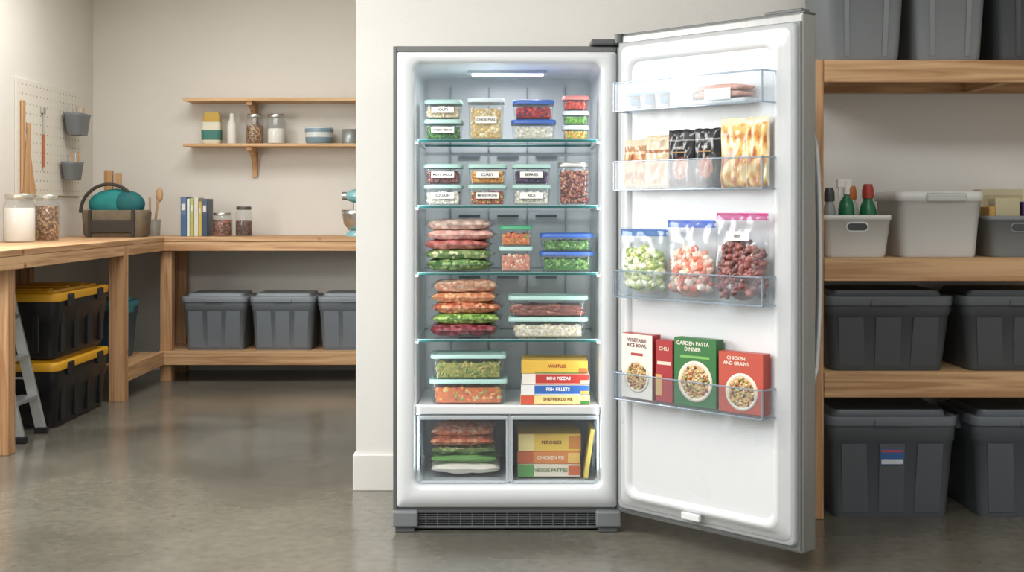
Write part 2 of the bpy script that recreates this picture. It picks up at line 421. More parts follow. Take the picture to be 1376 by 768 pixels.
# door (local x along the door, local -y the inner face)
HX, HY, TH = .398, 4.79, -46.2
DR = empty('freezer_door', (HX, HY, 0), TH, FR)
DW = .808; DZ0, DZ1 = .078, 1.880
d = MB()
d.box(0, DW, .012, .092, DZ0, DZ1, STEEL, .008, 3)
d.box(.006, DW-.002, 0, .013, DZ0+.012, DZ1-.03, P('door_edge_grey', '#7c8081', .4, .4), .002)
d.box(-.001, DW+.001, .02, .090, DZ1-.002, DZ1+.006, P('door_cap', '#66696b', .4, .3), .003)
d.box(DW-.16, DW-.01, .02, .07, DZ1+.004, DZ1+.016, P('door_cap', '#66696b'), .004)
d.obj('door_shell', parent=DR)
lw_, lh_ = .752, 1.715; zc = .975
g = MB(); T = Tr(.405, 0, zc) @ RX
g.loft([(-.001, lw_+.03, lh_+.03, .02), (.012, lw_+.026, lh_+.026, .02), (.014, lw_+.016, lh_+.016, .02), (.014, lw_-.02, lh_-.02, .02)], GASK, True, True, True, T, 5)
g.obj('door_gasket', parent=DR)
p_ = MB()
p_.loft([(.010, lw_, lh_, .03), (.017, lw_-.006, lh_-.006, .03), (.017, lw_-.05, lh_-.05, .04), (.036, lw_-.070, lh_-.070, .045), (.038, lw_-.090, lh_-.090, .045), (.036, lw_-.110, lh_-.110, .04), (.024, lw_-.128, lh_-.128, .04)], DLINER, True, True, True, T, 6)
p_.box(.34, .42, -.046, -.03, .125, .150, WHITE, .004)
p_.obj('door_liner', parent=DR)
A0, A1 = .085, .735
def doorbin(z0, z1, dep=.115):
    b = MB(); y0 = -.020; y1 = -dep
    b.quad((A0, y1, z0+.003), (A1, y1, z0+.003), (A1, y0, z0+.003), (A0, y0, z0+.003), CLRB)
    b.quad((A0, y1, z0), (A1, y1, z0), (A1, y1, z1), (A0, y1, z1), CLRB)
    for a in (A0, A1): b.quad((a, y1, z0), (a, y0, z0), (a, y0, z1), (a, y1, z1), CLRB)
    b.box(A0-.003, A1+.003, y1-.005, y1+.001, z1-.003, z1+.003, RIM, .002)
    b.box(A0-.002, A1+.002, y1-.004, y1+.001, z0-.002, z0+.004, RIM, .002)
    for a in (A0, A1):
        b.box(a-.003, a+.003, y1, y0, z1-.003, z1+.003, RIM, .001); b.box(a-.002, a+.002, y1, y0, z0-.002, z0+.003, RIM, .001)
        b.box(a-.003, a+.003, y1-.003, y1+.003, z0, z1, RIM, .001)
    b.obj('door_bin', parent=DR)
doorbin(1.580, 1.685); doorbin(1.293, 1.398); doorbin(.904, 1.0); doorbin(.530, .627)
h = MB(); pts = []
for i in range(15):
    t = i/14; z = .62+t*.88; pts.append((DW-.02, .092+.052*math.sin(math.pi*t)**.4, z))
h.tube(pts, .011, ALU, 10); h.obj('door_handle', parent=DR)

thr = math.radians(TH); U = Vector((math.cos(thr), math.sin(thr))); NN = Vector((-math.sin(thr), math.cos(thr)))
def D(a, w, z): return (HX+U.x*a-NN.x*w, HY+U.y*a-NN.y*w, z)

# ------------------------------------------------------------------ food containers
PAL = dict(
    beige=['#ead9b2', '#dcc695', '#f3e7ca'], dgreen=['#3a7530', '#4f9440', '#6aa84f'],
    popcorn=['#efd08a', '#f8e9bc', '#e3b860', '#fbf3d6'], berry=['#cc2a30', '#a81f30', '#e24a40', '#6e2a52'], white=['#f5f0df', '#ebe3cb', '#fbf7ea'],
    tomato=['#e04030', '#ef6040', '#c42e2e'], peas=['#78c03e', '#98d457', '#55a02d'], corn=['#f5c33c', '#f0a02f', '#f8dc67', '#86bf3e', '#e0532b'],
    plum=['#7b4042', '#96504c', '#b0705a', '#5c343c'], orange=['#f5a82e', '#f8c04a', '#e68c20'], stew=['#cc5230', '#e88848', '#a83a28', '#f0b878', '#8d9f3a'],
    blueb=['#4a3560', '#684c7c', '#362950', '#845c88'], beans=['#8b3c2a', '#b0604a', '#54302c', '#cc9068', '#8c4636'],
    carrot=['#f0862f', '#e86a2a', '#faaa4e', '#dc552b', '#7aab3d'], shrimp=['#f2a184', '#e67c5a', '#f8d0b4', '#dc6644', '#fadfca'],
    broc=['#4c8c34', '#68a040', '#3a6e2c', '#8cbc5a'], sausage=['#a05c4c', '#b47060', '#8c4c44'], dump=['#f6edd4', '#ecddb6', '#fbf6e6'],
    veg=['#b0b04e', '#869c40', '#d0c068', '#688a38'], mix=['#f08038', '#dcd48e', '#c44e3c', '#8cb04a', '#f4c460', '#e8985a'],
    cauli=['#eef0c8', '#d0d48c', '#a8bc5f', '#f6f4d8', '#8caa4c'], meat=['#7d3a36', '#8f4a46', '#603030', '#a06058'])
def container(x, z, w, h, lid, pal, lab=None, shape='ico', size=.012, n=90, dep=.16, yf=4.945, rz=0, full=.88, name='food_storage_container'):
    b = MB(); y0 = -dep/2
    b.loft([(0, w*.90, dep*.90, .018), (.006, w*.93, dep*.93, .02), (h-.018, w*.985, dep*.985, .022), (h-.012, w, dep, .022)], CLR, True, False)
    b.loft([(h-.016, w+.004, dep+.004, .024), (h-.003, w+.004, dep+.004, .024), (h, w-.006, dep-.006, .022), (h, w-.03, dep-.03, .018), (h-.003, w-.036, dep-.036, .016)], lid)
    p = PAL[pal]; zt = (h-.016)*full
    b.fill(-w*.42, w*.42, y0*.86, -y0*.86, .004, zt-.008, p)
    b.lumps(-w*.455, w*.455, y0*.93, -y0*.9, .003, zt, n, size, p, shape)
    if lab:
        lw = w*.60; lh = min(.026, h*.3); zc = h*.47
        b.box(-lw/2, lw/2, y0-.0035, y0-.002, zc-lh/2, zc+lh/2, LABEL)
        b.text(lab, lh*.62, Tr(0, y0-.0042, zc) @ RX, INK, width=lw*.86)
    return b.obj(name, (x, yf+dep/2, z), rz)
S1, S2, S3, S4, S5 = 1.4955, 1.2395, .9805, .7225, .4625
CW = .148
container(-.270, S1, CW, .079, MINT, 'dgreen', 'GREEN BEANS', size=.007, n=180)
container(-.270, S1+.080, CW-.004, .076, MINT, 'beige', 'SOUPS', size=.006, n=180)
container(-.102, S1, .140, .162, WLID, 'popcorn', 'CHICK PEAS', size=.011, n=220)
container(.084, S1, .172, .078, BLUE, 'white', size=.009, n=150)
container(.084, S1+.079, .160, .076, BLUE, 'berry', size=.012, n=110)
container(.250, S1, .100, .056, WLID, 'corn', size=.006, n=150, dep=.12)
container(.250, S1+.057, .100, .055, WLID, 'peas', size=.006, n=150, dep=.12)
container(.250, S1+.113, .100, .058, REDL, 'tomato', size=.006, n=150, dep=.12)
container(-.270, S2, CW, .080, MINT, 'white', 'SQUASH', size=.007, n=180)
container(-.270, S2+.081, CW, .080, MINT, 'plum', 'MEAT SAUCE', size=.008, n=160)
container(-.096, S2, CW, .080, MINT, 'stew', 'MINESTRONE', size=.008, n=160)
container(-.096, S2+.081, CW, .080, MINT, 'orange', 'CURRY', size=.008, n=160)
container(.076, S2, CW, .080, MINT, 'white', 'RICE', size=.006, n=190)
container(.076, S2+.081, CW, .080, MINT, 'blueb', 'BERRIES', size=.008, n=160)
j = MB()
j.loft([(0, .118, .118, .02), (.004, .126, .126, .025), (.140, .128, .128, .025), (.150, .120, .120, .03)], CLR, True, False)
j.loft([(.149, .126, .126, .03), (.167, .126, .126, .03), (.169, .120, .120, .03)], SILV)
j.fill(-.05, .05, -.05, .05, .006, .13, PAL['beans']); j.lumps(-.060, .060, -.060, .060, .004, .142, 330, .009, PAL['beans'])
j.obj('glass_storage_jar', (.243, 5.02, S2))
container(.015, S3, .128, .098, MINT, 'shrimp', size=.014, n=90, dep=.13)
container(.015, S3+.099, .126, .080, GREEN, 'carrot', size=.012, n=80, dep=.13)
container(.215, S3, .208, .078, BLUE, 'broc', size=.012, n=150)
container(.215, S3+.079, .206, .070, BLUE, 'broc', size=.012, n=150)
container(.142, S4, .308, .080, MINT, 'dump', size=.014, n=150)
container(.142, S4+.081, .308, .082, MINT, 'sausage', size=.014, n=80, shape='long', full=.8)
container(-.171, S5, .302, .098, MINT, 'mix', size=.020, n=120)
container(-.171, S5+.099, .292, .096, MINT, 'veg', size=.015, n=180, shape='leaf')

def bagstack(name, x, z, dlist, yc, dep=.19):
    """flat frozen bags lying on each other, each with a thin sealed plastic margin"""
    zz = z
    for i, (mat, t, ww) in enumerate(dlist):
        b = MB()
        b.pillow(ww, dep, t, mat, seed=i*3.7+x*10, wr=.0026, p=5., nu=26)
        b.pillow(ww*1.09, dep*1.08, t*.16, FILM, seed=i*3.7+x*10, wr=.004, p=6., nu=24)
        b.obj(name, (x+random.uniform(-.008, .008), yc, zz+t/2+.003), random.uniform(-4, 4)); zz += t*.92
FG2 = cells('f_green2', ['#6c8c4c', '#90a868', '#d0d4a0', '#527240'], 60)
B1 = [(cells('f_green', ['#4f7a3e', '#729858', '#9cb070', '#3c6434'], 75), .046, .255), (FG2, .042, .265),
      (cells('f_meat', ['#b05a54', '#c2726a', '#944844'], 45), .040, .25), (cells('f_pink', ['#d09a8c', '#deb0a4', '#bc8276'], 40), .044, .262), (cells('f_beige', ['#d0aea0', '#dcc2b2', '#c09a8a'], 45), .042, .25)]
bagstack('frozen_food_bag', -.205, S3, B1, 5.06)
B2 = [(cells('f_beet', ['#7a2432', '#943846', '#5a1c28', '#a8545c'], 65), .050, .262), (cells('f_peas', ['#6c9a38', '#8cb44c', '#507a2e', '#accc6c'], 80), .046, .255),
      (cells('f_red', ['#c06242', '#d07e54', '#a04430', '#e0a474'], 70), .046, .262), (cells('f_or', ['#d89464', '#e4ae7c', '#c07448'], 70), .044, .25), (cells('f_salm', ['#d8a084', '#cc886a', '#e4bca0'], 65), .048, .25)]
bagstack('frozen_food_bag', -.183, S4, B2, 5.06)

def cardbox(name, w, dp, h, face, loc, rz=0, title=None, tcol='#ffffff', side=None, stripe=None, bowl=None, bpos=(0, 0, .06), tpos=None, tsize=.03):
    b = MB(); fc = lin(face); sc = lin(side or face)
    b.box(-w/2, w/2, -dp/2, dp/2, 0, h, PRINT, .0015, 1, col=sc)
    b.box(-w/2+.0015, w/2-.0015, -dp/2-.0006, -dp/2, .0015, h-.0015, PRINT, col=fc)
    yf = -dp/2-.0007
    if stripe:
        for (x0, x1, z0, z1, c) in stripe: b.box(w*x0-w/2+.001, w*x1-w/2-.001, yf-.0004, yf, h*z0+.001, h*z1-.001, PRINT, col=lin(c))
    if title:
        for i, line in enumerate(title.split('\n')):
            tx, tz = tpos or (.5, .8)
            b.text(line, tsize, Tr(w*tx-w/2, yf-.001, h*tz-i*tsize*1.05) @ RX, PRINT, lin(tcol), width=w*.9)
    if bowl:
        x, z, r = bpos; T = Tr(x, yf, z) @ RX
        b.lathe([(r, 0), (r, .0012), (r*.86, .002), (r*.84, .0012)], PRINT, 32, T, lin('#f3e6d2'))
        for i in range(110):
            a = random.uniform(0, 6.28); q = r*.78*math.sqrt(random.random()); s_ = r*random.uniform(.07, .13)
            c = lin(random.choice(bowl))
            b.ball((q*math.cos(a), q*math.sin(a), .0015), (s_, s_, .0012), PRINT, 1, T, c)
        b.lathe([(r*.8, .0005), (r*.8, .0014)], PRINT, 24, T, lin(bowl[0]))
    return b.obj(name, loc, rz)
yy = 5.04
hs = [(.038, '#f0d98a', 'SHEPHERDS PIE', '#7a3a1c', '#f0d9a0'), (.040, '#2f6cc0', 'FISH FILLETS', '#ffffff', '#e6ecf2'), (.044, '#c8342c', 'MINI PIZZAS', '#ffffff', '#f2eae0'), (.050, '#eebc28', 'WAFFLES', '#a8322a', '#f0c030')]
z = S5
for i, (hh, fc, tt, tc, sd) in enumerate(hs):
    w = .27-.004*i
    cardbox('frozen_meal_box', w, .2, hh-.001, fc, (.171+random.uniform(-.003, .003), yy, z), random.uniform(-1.5, 1.5), tt, tc, sd,
            [(0, .2, 0, 1, ['#d9542b', '#f0f0ee', '#f4ece0', '#eebc28'][i]), (.86, 1, 0, .45, ['#3f8a2f', '#f0b428', '#f1d9a8', '#e0702b'][i]), (.2, 1, 0, .16, ['#c98a3a', '#c8d8ea', '#f0c0a0', '#7a9a3b'][i])], tpos=(.54, .58), tsize=.017)
    z += hh
zz = .182
for i, (mat, t, ww) in enumerate([(P('white_wrap', '#e8e0d4', .4, bump=.4, bs=30), .05, .27), (P('green_wrap', '#6c9c58', .4, var=.2, bump=.4, bs=40), .034, .25), (FG2, .034, .25), (cells('f_sal2', ['#e07c54', '#f0a478', '#c05a3c'], 50), .042, .25), (cells('f_sal3', ['#ea9068', '#f4b898', '#d06844'], 50), .04, .24)]):
    b = MB(); b.pillow(ww, .22, t, mat, seed=i*2.3, wr=.004, p=4.)
    b.obj('frozen_food_bag', (-.19+random.uniform(-.01, .01), 5.06, zz+t/2+.003), random.uniform(-4, 4)); zz += t*.93
z = .181
for i, (hh, fc, tt, tc, sd) in enumerate([(.050, '#ece2ca', 'VEGGIE PATTIES', '#3d7a35', '#e6dcc4'), (.050, '#e88a3a', 'CHICKEN PIE', '#fff2d8', '#d67a2e'), (.068, '#f2c838', 'PEROGIES', '#7a2f1c', '#eabc30')]):
    cardbox('frozen_meal_box', .245, .2, hh-.001, fc, (.145, 5.05, z), [0, -1, 1][i], tt, tc, sd, [(0, .26, 0, 1, ['#5fa84f', '#d0632a', '#f6e090'][i]), (.8, 1, .1, .9, ['#d9642e', '#f0c45c', '#d9882c'][i])], tpos=(.53, .5), tsize=.018); z += hh
b = MB(); b.box(-.008, .008, -.09, .09, 0, .19, PRINT, .001, 1, Ry(8), lin('#ecd04a')); b.obj('frozen_meal_box', (.286, 5.0, .184))

# ------------------------------------------------------------------ door bin food
def pouch(a, z0, w, h, t, colfn, wv=.065, rz=0, seed=0, label=None, name='frozen_food_pouch'):
    b = MB(); b.pillow(w, h, t, POUCH, Tr(0, 0, h/2) @ RX, colfn=colfn, seed=seed, wr=.004, p=5., nu=30, nv=36, grav=.5)
    for s_ in range(3): b.box(-w*.47, w*.47, -.003, .003, h-.006-s_*.005, h-.004-s_*.005, POUCH, col=lin(colfn(.5, .99, 1)))
    if label:
        b.text(label[0], label[1], Tr(0, -t*.5-.003, h*label[3]) @ RX, POUCH, lin(label[2]), width=w*.6)
        b.box(-w*.25, w*.25, -t*.5-.0035, -t*.5-.003, h*(label[3]-.08), h*(label[3]-.065), POUCH, col=lin('#b8862e'))
    return b.obj(name, D(a, wv, z0), TH+rz)
def bread(u, v, s):
    if v > .86: return '#dcc8a8'
    if v > .74: return '#b88450'
    k = noise.noise(Vector((u*4, v*6, 1)))
    if .08 < v < .70 and .08 < u < .92: return '#b4682c' if k > .16 else ('#e0a868' if k < -.12 else '#ca8840')
    return '#dcc298'
def bread2(u, v, s):
    if v > .86: return '#d8c4a2'
    k = noise.noise(Vector((u*4, v*6, 7)))
    if .08 < v < .62 and .1 < u < .9: return '#bc8c54' if k > .12 else ('#e4cca0' if k < -.12 else '#d0a870')
    if .66 < v < .72: return '#a86834'
    return '#dfccac'
def black(u, v, s):
    if (u-.5)**2+((v-.34)*1.5)**2 < .08: return ['#a04630', '#bc683a', '#7c3224', '#c8905c'][int(abs(noise.noise(Vector((u*6, v*9, 2))))*12) % 4]
    if .8 < v < .84: return '#8d8f90'
    return '#15171d'
def pizza(u, v, s):
    if u < .08 or u > .92 or v > .93: return '#eedcb4'
    k = noise.noise(Vector((u*4, v*6, 3)))
    return '#c06c28' if k > .22 else ('#f2d694' if k < -.14 else ('#dc9434' if k > .05 else '#eab454'))
zb = 1.300
pouch(.152, zb, .112, .178, .045, bread, seed=1); pouch(.258, zb, .108, .190, .045, bread2, seed=2, rz=8)
pouch(.365, zb, .118, .205, .042, black, seed=3, rz=4, label=('WINGS', .013, '#d8d4ca', .68)); pouch(.476, zb, .105, .205, .04, black, seed=4, rz=4, label=('RIBS', .013, '#d8d4ca', .68))
pouch(.594, zb, .125, .235, .035, pizza, seed=5, rz=-3); pouch(.684, zb, .085, .235, .030, pizza, seed=6, rz=10)
def zipbag(a, w, h, pal, zipc, shape='ico', size=.016, n=110, rz=0, seed=0, label=False, fh=.66):
    b = MB(); Z = P('zip_'+zipc, zipc, .35)
    fillh = h*fh
    cc = tuple(q*.8 for q in lin(PAL[pal][0]))
    b.ball((0, 0, fillh*.46), (w*.40, .024, fillh*.44), FOOD, 3, None, cc)
    for i in range(n):
        r = size*random.uniform(.7, 1.2); v = random.random(); u = random.uniform(-1, 1)
        hx = (w/2-r-.004)*(1-.10*v**3); ty = .035*(1-abs(u)**3)**.5*(1-.30*v)
        x = u*hx; zc_ = .006+r+v*(fillh*(1-.12*u*u)-2*r)+.008*random.random(); y = random.choice([-1, -1, -.9, .5])*max(0, ty-r*.6)
        c = lin(random.choice(PAL[pal])); k = random.uniform(.9, 1.15); c = tuple(min(1, q*k) for q in c)
        R = Matrix.Rotation(random.uniform(0, 6.28), 4, Vector((random.random(), random.random(), random.random()+.1)).normalized())
        sc = (r*1.7, r*.8, r*.8) if shape == 'long' else (r, r*.8, r*.7)
        b.ball((x, y, zc_), sc, FOOD, 2, None, c, R)
    b.pillow(w*1.03, h*1.0, .080, FILM, Tr(0, 0, h/2) @ RX, seed=seed, wr=.006, p=5., nu=34, nv=38, grav=.75)
    for dz, th in ((.014, .009), (.028, .004)):
        b.box(-w*.49, w*.49, -.004, .004, h-dz, h-dz+th, Z, .001)
    b.raw([(-w*.49, -.005, h-.030), (w*.49, -.005, h-.030), (w*.49, -.005, h-.006), (-w*.49, -.005, h-.006)], [[0, 1, 2, 3]], clear('zip_film_'+zipc, zipc, .35, zipc, .3, .05))
    if label:
        b.box(-w*.20, w*.24, -.034, -.032, h*.68, h*.78, LABEL); b.text('BEEF', .014, Tr(w*.02, -.0348, h*.73) @ RX, INK)
    return b.obj('zipper_freezer_bag', D(a, .071, .912), TH+rz)
zipbag(.192, .215, .245, 'cauli', '#3b8fd6', size=.020, n=140, rz=1, seed=1, fh=.74)
zipbag(.408, .212, .278, 'shrimp', '#4a7fe0', size=.020, n=150, rz=-1, seed=2)
zipbag(.624, .208, .305, 'meat', '#e06fb0', size=.019, n=180, rz=1, seed=3, shape='long', label=True, fh=.66)
CER = ['#dcb070', '#c8904c', '#b45a3a', '#e8d4a0', '#8c9a3a', '#e6bc68', '#8a4a30']
zb = .5365
cardbox('frozen_dinner_box', .150, .045, .235, '#f0eadf', D(.170, .062, zb), TH-2, 'VEGETABLE\nRICE BOWL', '#7a3a2c', '#b8282e', bowl=CER, bpos=(.0, .082, .060), tpos=(.5, .90), tsize=.018, stripe=[(.3, .7, .66, .71, '#b8392e')])
cardbox('frozen_dinner_box', .075, .045, .222, '#b8282e', D(.292, .060, zb), TH+4, 'CHILI', '#f4e6d0', '#a3222a', stripe=[(0, .4, .1, .45, '#e0b068'), (.1, .9, .6, .66, '#f0e0c8')], tpos=(.5, .86), tsize=.018)
cardbox('frozen_dinner_box', .178, .045, .238, '#2f7a3a', D(.432, .062, zb), TH+3, 'GARDEN PASTA\nDINNER', '#f6f2e0', '#246a2c', bowl=CER, bpos=(.002, .088, .072), tpos=(.45, .92), tsize=.019, stripe=[(.15, .85, .705, .75, '#7fbf5a')])
cardbox('frozen_dinner_box', .178, .045, .205, '#cc4c34', D(.626, .062, zb), TH+3, 'CHICKEN\nAND GRAINS', '#fff1dc', '#b53a28', bowl=CER, bpos=(.004, .072, .064), tpos=(.4, .90), tsize=.017)
b = MB(); b.loft([(0, .23, .07, .02), (.004, .24, .075, .02), (.014, .24, .075, .02)], WHITE)
for k in range(2):
    for i in range(5): b.ball((-.0+.005*k, -.032+i*.015, .030+.022*k), (.110, .010, .013), FOOD, 2, None, lin('#eaa48e'))
b.box(-.05, .06, -.0445, -.0435, .012, .050, LABEL)
b.obj('sausage_pack', D(.545, .068, 1.586), TH)
TW = P('tub_white', '#cfd4d8', .4); TBL = P('tub_blue', '#7fa4c8', .4)
for a in (.140, .210, .280):
    b = MB(); b.lathe([(.025, 0), (.031, .050), (.033, .050), (.033, .058), (.0, .058)], TW, 20, cb=True, ct=False); b.lathe([(.0335, .049), (.0335, .058), (.031, .060)], TBL, 20); b.box(-.014, .014, -.0315, -.027, .016, .036, TBL, .002); b.obj('sauce_tub', D(a, .070, 1.586))
for a, hh, c in ((.350, .060, '#e8e6e0'), (.402, .052, '#dfe4ea')):
    b = MB(); b.box(-.024, .024, -.02, .02, 0, hh, PRINT, .003, col=lin(c)); b.box(-.02, .02, -.0208, -.02, .018, .036, PRINT, col=lin('#9fb8d4')); b.obj('butter_packet', D(a, .070, 1.586), TH)

# ------------------------------------------------------------------ totes and bins
def tote(name, loc, w, dp, h, body, lid, rz=0, ribs=3, handle=True, label=False):
    b = MB(); hb = h-.045
    b.loft([(0, w*.84, dp*.84, .03), (.02, w*.86, dp*.86, .035), (hb*.80, w*.945, dp*.93, .04), (hb*.80+.004, w*.965, dp*.95, .04), (hb, w*.975, dp*.96, .04)], body, k=5)
    for i in range(ribs):
        u = -1+2*(i+.5)/ribs
        for sy in (-1, 1):
            x0 = u*w*.40; x1 = u*w*.43
            vs = [(x0-.05, sy*dp*.425, .02), (x0+.05, sy*dp*.425, .02), (x1+.05, sy*dp*.466, hb*.78), (x1-.05, sy*dp*.466, hb*.78)]
            vo = [(x, y+sy*.0045, zq) for x, y, zq in vs]
            b.raw(vs+vo, [[4, 5, 6, 7], [0, 4, 7, 3], [1, 2, 6, 5], [3, 7, 6, 2], [0, 1, 5, 4]], body)
    b.loft([(hb-.012, w*.995, dp*.985, .045), (hb+.018, w, dp*.995, .045), (hb+.024, w*.985, dp*.98, .04), (hb+.024, w*.90, dp*.88, .035), (hb+.016, w*.89, dp*.87, .035), (hb+.016, w*.86, dp*.83, .03), (h, w*.83, dp*.79, .03)], lid, k=5)
    if handle:
        for sx in (-1, 1): b.box(sx*w*.5-.014, sx*w*.5+.010, -dp*.16, dp*.16, hb-.05, hb+.012, lid, .006)
        b.box(-w*.14, w*.14, -dp*.5-.004, -dp*.5+.02, hb-.014, hb+.012, lid, .005)
    if label:
        y = -dp*.46-.004
        b.box(-.046, .046, y-.003, y-.001, hb*.56, hb*.56+.062, PRINT, col=lin('#2a62a8'))
        b.box(-.043, .043, y-.004, y-.003, hb*.56+.003, hb*.56+.022, PRINT, col=lin('#d8dee6')); b.box(-.043, .043, y-.004, y-.003, hb*.56+.05, hb*.56+.059, PRINT, col=lin('#c8433a'))
    return b.obj(name, loc, rz)

SH = MB(); sx0, sx1, sy0, sy1 = 1.187, 2.82, 5.01, 5.515
for x in (sx0, sx1-.044):
    for y in (sy0, sy1-.09): SH.box(x, x+.044, y, y+.089, 0, 1.814, WZ, .003)
for zt, hh in ((1.814, .090), (1.032, .092), (.580, .100)):
    SH.box(sx0+.045, sx1-.045, sy0, sy0+.038, zt-hh, zt-.001, WX, .003)
    SH.box(sx0+.045, sx1-.045, sy1-.04, sy1-.002, zt-hh, zt-.019, WX, .003)
    SH.box(sx0+.0455, sx1-.0455, sy0+.0385, sy1-.0005, zt-.018, zt, BX, .002)
    for x in (sx0+.046, 1.95): SH.box(x, x+.038, sy0+.04, sy1-.042, zt-.088, zt-.019, WY)
SH.obj('storage_shelving_unit')
def openbin(name, loc, w, dp, h, mat, hole=False, rz=0):
    b = MB(); r = .03
    b.loft([(0, w*.82, dp*.84, r), (.01, w*.86, dp*.88, r), (h-.02, w*.97, dp*.98, r), (h-.02, w, dp, r), (h, w, dp, r), (h, w-.012, dp-.012, r), (.02, w*.84, dp*.84, r)], mat, True, True, k=5)
    if hole:
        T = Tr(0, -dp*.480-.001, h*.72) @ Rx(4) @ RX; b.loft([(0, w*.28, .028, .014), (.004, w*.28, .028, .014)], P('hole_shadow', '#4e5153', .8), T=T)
        b.loft([(-.001, w*.32, .038, .019), (.003, w*.32, .038, .019)], mat, T=T)
    return b.obj(name, loc, rz)
zt = 1.0325
WBIN = P('white_bin', '#dcdddb', .45)
openbin('storage_basket', (1.372, 5.16, zt), .285, .24, .168, WBIN, hole=True)
b = MB()
b.loft([(0, .295, .30, .03), (.01, .305, .31, .035), (.222, .335, .335, .035), (.224, .352, .35, .035), (.250, .352, .35, .035), (.262, .340, .34, .035), (.262, .33, .33, .03), (.03, .29, .29, .03)], WBIN, k=5)
b.box(-.06, .10, -.187, -.165, .222, .256, P('bin_handle', '#c0c3c2', .4), .008)
b.obj('laundry_tub', (1.705, 5.215, zt))
def bottle(name, loc, r, h, body, cap, neck=.35, spray=False):
    b = MB(); hb = h*.66
    b.lathe([(r*.9, 0), (r, .008), (r, hb*.9), (r*.8, hb*1.05), (r*neck, hb*1.15), (r*neck, hb*1.15+h*.04)], body, 20)
    b.lathe([(r*neck*1.25, hb*1.15+h*.03), (r*neck*1.25, h*.92), (r*neck*.9, h)], cap, 16)
    if spray:
        b.box(-r*1.2, r*.6, -r*.3, r*.3, h*.88, h, cap, .004); b.box(-r*1.0, -r*.8, -r*.15, r*.15, h*.76, h*.9, cap, .001)
    return b.obj(name, loc)
GB = P('green_bottle', '#1d6e4a', .3)
bottle('spray_bottle', (1.352, 5.13, zt+.022), .032, .290, GB, P('white_cap', '#e6e6e2', .4), spray=True)
bottle('cleaner_bottle', (1.436, 5.12, zt+.022), .034, .270, GB, P('red_cap', '#a5392b', .4), neck=.55)
bottle('cleaner_bottle', (1.283, 5.13, zt+.022), .028, .255, P('grey_bottle', '#8d9291', .4), P('dark_cap', '#3a3d3f', .4), neck=.6)
bottle('cleaner_bottle', (1.395, 5.215, zt+.022), .030, .265, P('white_bottle', '#dcdad4', .4), P('orange_cap', '#c9702b', .4), neck=.55)
openbin('storage_basket', (2.02, 5.16, zt), .25, .24, .165, P('grey_bin', '#858a8c', .5), hole=True)
b = MB()
b.box(-.07, .03, -.04, .04, 0, .215, PRINT, .004, col=lin('#cfc39a')); b.box(.035, .085, -.05, .05, 0, .20, PRINT, .004, T=Rz(6), col=lin('#4b3567'))
b.box(-.098, -.073, -.05, .05, 0, .18, PRINT, .004, col=lin('#d9a63a'))
b.obj('pantry_packets', (2.02, 5.16, zt+.022))
b = MB(); b.box(-.09, .09, -.05, .05, 0, .275, PRINT, .003, col=lin('#d6cca8')); b.box(-.08, .08, -.051, -.05, .20, .25, PRINT, col=lin('#c9b98a')); b.obj('cardboard_carton', (2.06, 5.38, zt))
tote('storage_tote', (1.495, 5.235, .5815), .525, .42, .318, TOTED, TOTEDL)
tote('storage_tote', (2.045, 5.235, .5815), .525, .42, .318, TOTED, TOTEDL)
tote('storage_tote', (1.505, 5.24, 0), .53, .46, .425, TOTE, TOTEL, label=True)
tote('storage_tote', (2.085, 5.24, 0), .53, .46, .425, TOTE, TOTEL)
for i, (x, w) in enumerate(((1.41, .33), (1.745, .31), (2.10, .36))):
    b = MB(); m = [P('bin_light_grey', '#7c8185', .45), P('bin_light_grey', '#7c8185', .45), TOTED][i]
    b.loft([(0, w*.80, .38, .03), (.02, w*.83, .39, .03), (.36, w*.95, .43, .035), (.364, w*.985, .45, .035), (.42, w, .455, .035), (.42, w-.02, .43, .03), (.03, w*.78, .36, .03)], m, k=5)
    for u in (-.25, .25): b.raw([(u*w*.9-.01, -.198, .02), (u*w*.9+.01, -.198, .02), (u*w+.01, -.219, .36), (u*w-.01, -.219, .36)], [[0, 1, 2, 3]], m)
    b.obj('plastic_bin', (x, 5.255, 1.8145))

# ------------------------------------------------------------------ workbench
ZT = 1.022
W = MB(); EX = -2.45
W.box(XL+.005, EX, 6.05, 9.59, ZT-.032, ZT, WY, .003)
W.box(EX+.0005, -.35, 8.93, 9.59, ZT-.032, ZT, WX, .003)
W.box(EX-.04, EX-.001, 6.07, 8.93, ZT-.098, ZT-.033, WY, .003)
W.box(EX-.04, -.36, 8.935, 8.975, ZT-.098, ZT-.033, WX, .003)
W.box(XL+.02, EX-.041, 6.07, 6.11, ZT-.098, ZT-.033, WX, .003)
W.box(EX-.06, -.36, 9.54, 9.58, ZT-.098, ZT-.033, WX)
for x, y in ((EX-.145, 6.29), (EX-.10, 8.02), (EX-.04, 8.976), (EX-.06, 9.45), (XL+.02, 6.29), (XL+.02, 8.02), (-.46, 8.976), (-.46, 9.45)):
    W.box(x, x+(.1 if (x < -2.5 and y in (6.29, 8.02)) else .082), y, y+.085, 0, ZT-.098 if y > 8.9 else ZT-.033, WZ, .003)
zl = .215
W.box(EX-.04, -.36, 8.935, 8.975, zl-.095, zl-.018, WX, .003)
W.box(EX-.04, -.36, 8.935, 9.58, zl-.018, zl, WX, .002)
W.box(EX-.04, EX-.001, 8.106, 8.93, zl-.095, zl-.018, WY, .003)
W.box(XL+.02, EX, 8.108, 8.934, zl-.018, zl, WY, .002)
W.obj('l_shaped_workbench')
TOTEB = P('tote_bench_grey', '#6e767d', .5, bump=.05, bs=300); TOTEBL = P('tote_bench_lid', '#7d858c', .45)
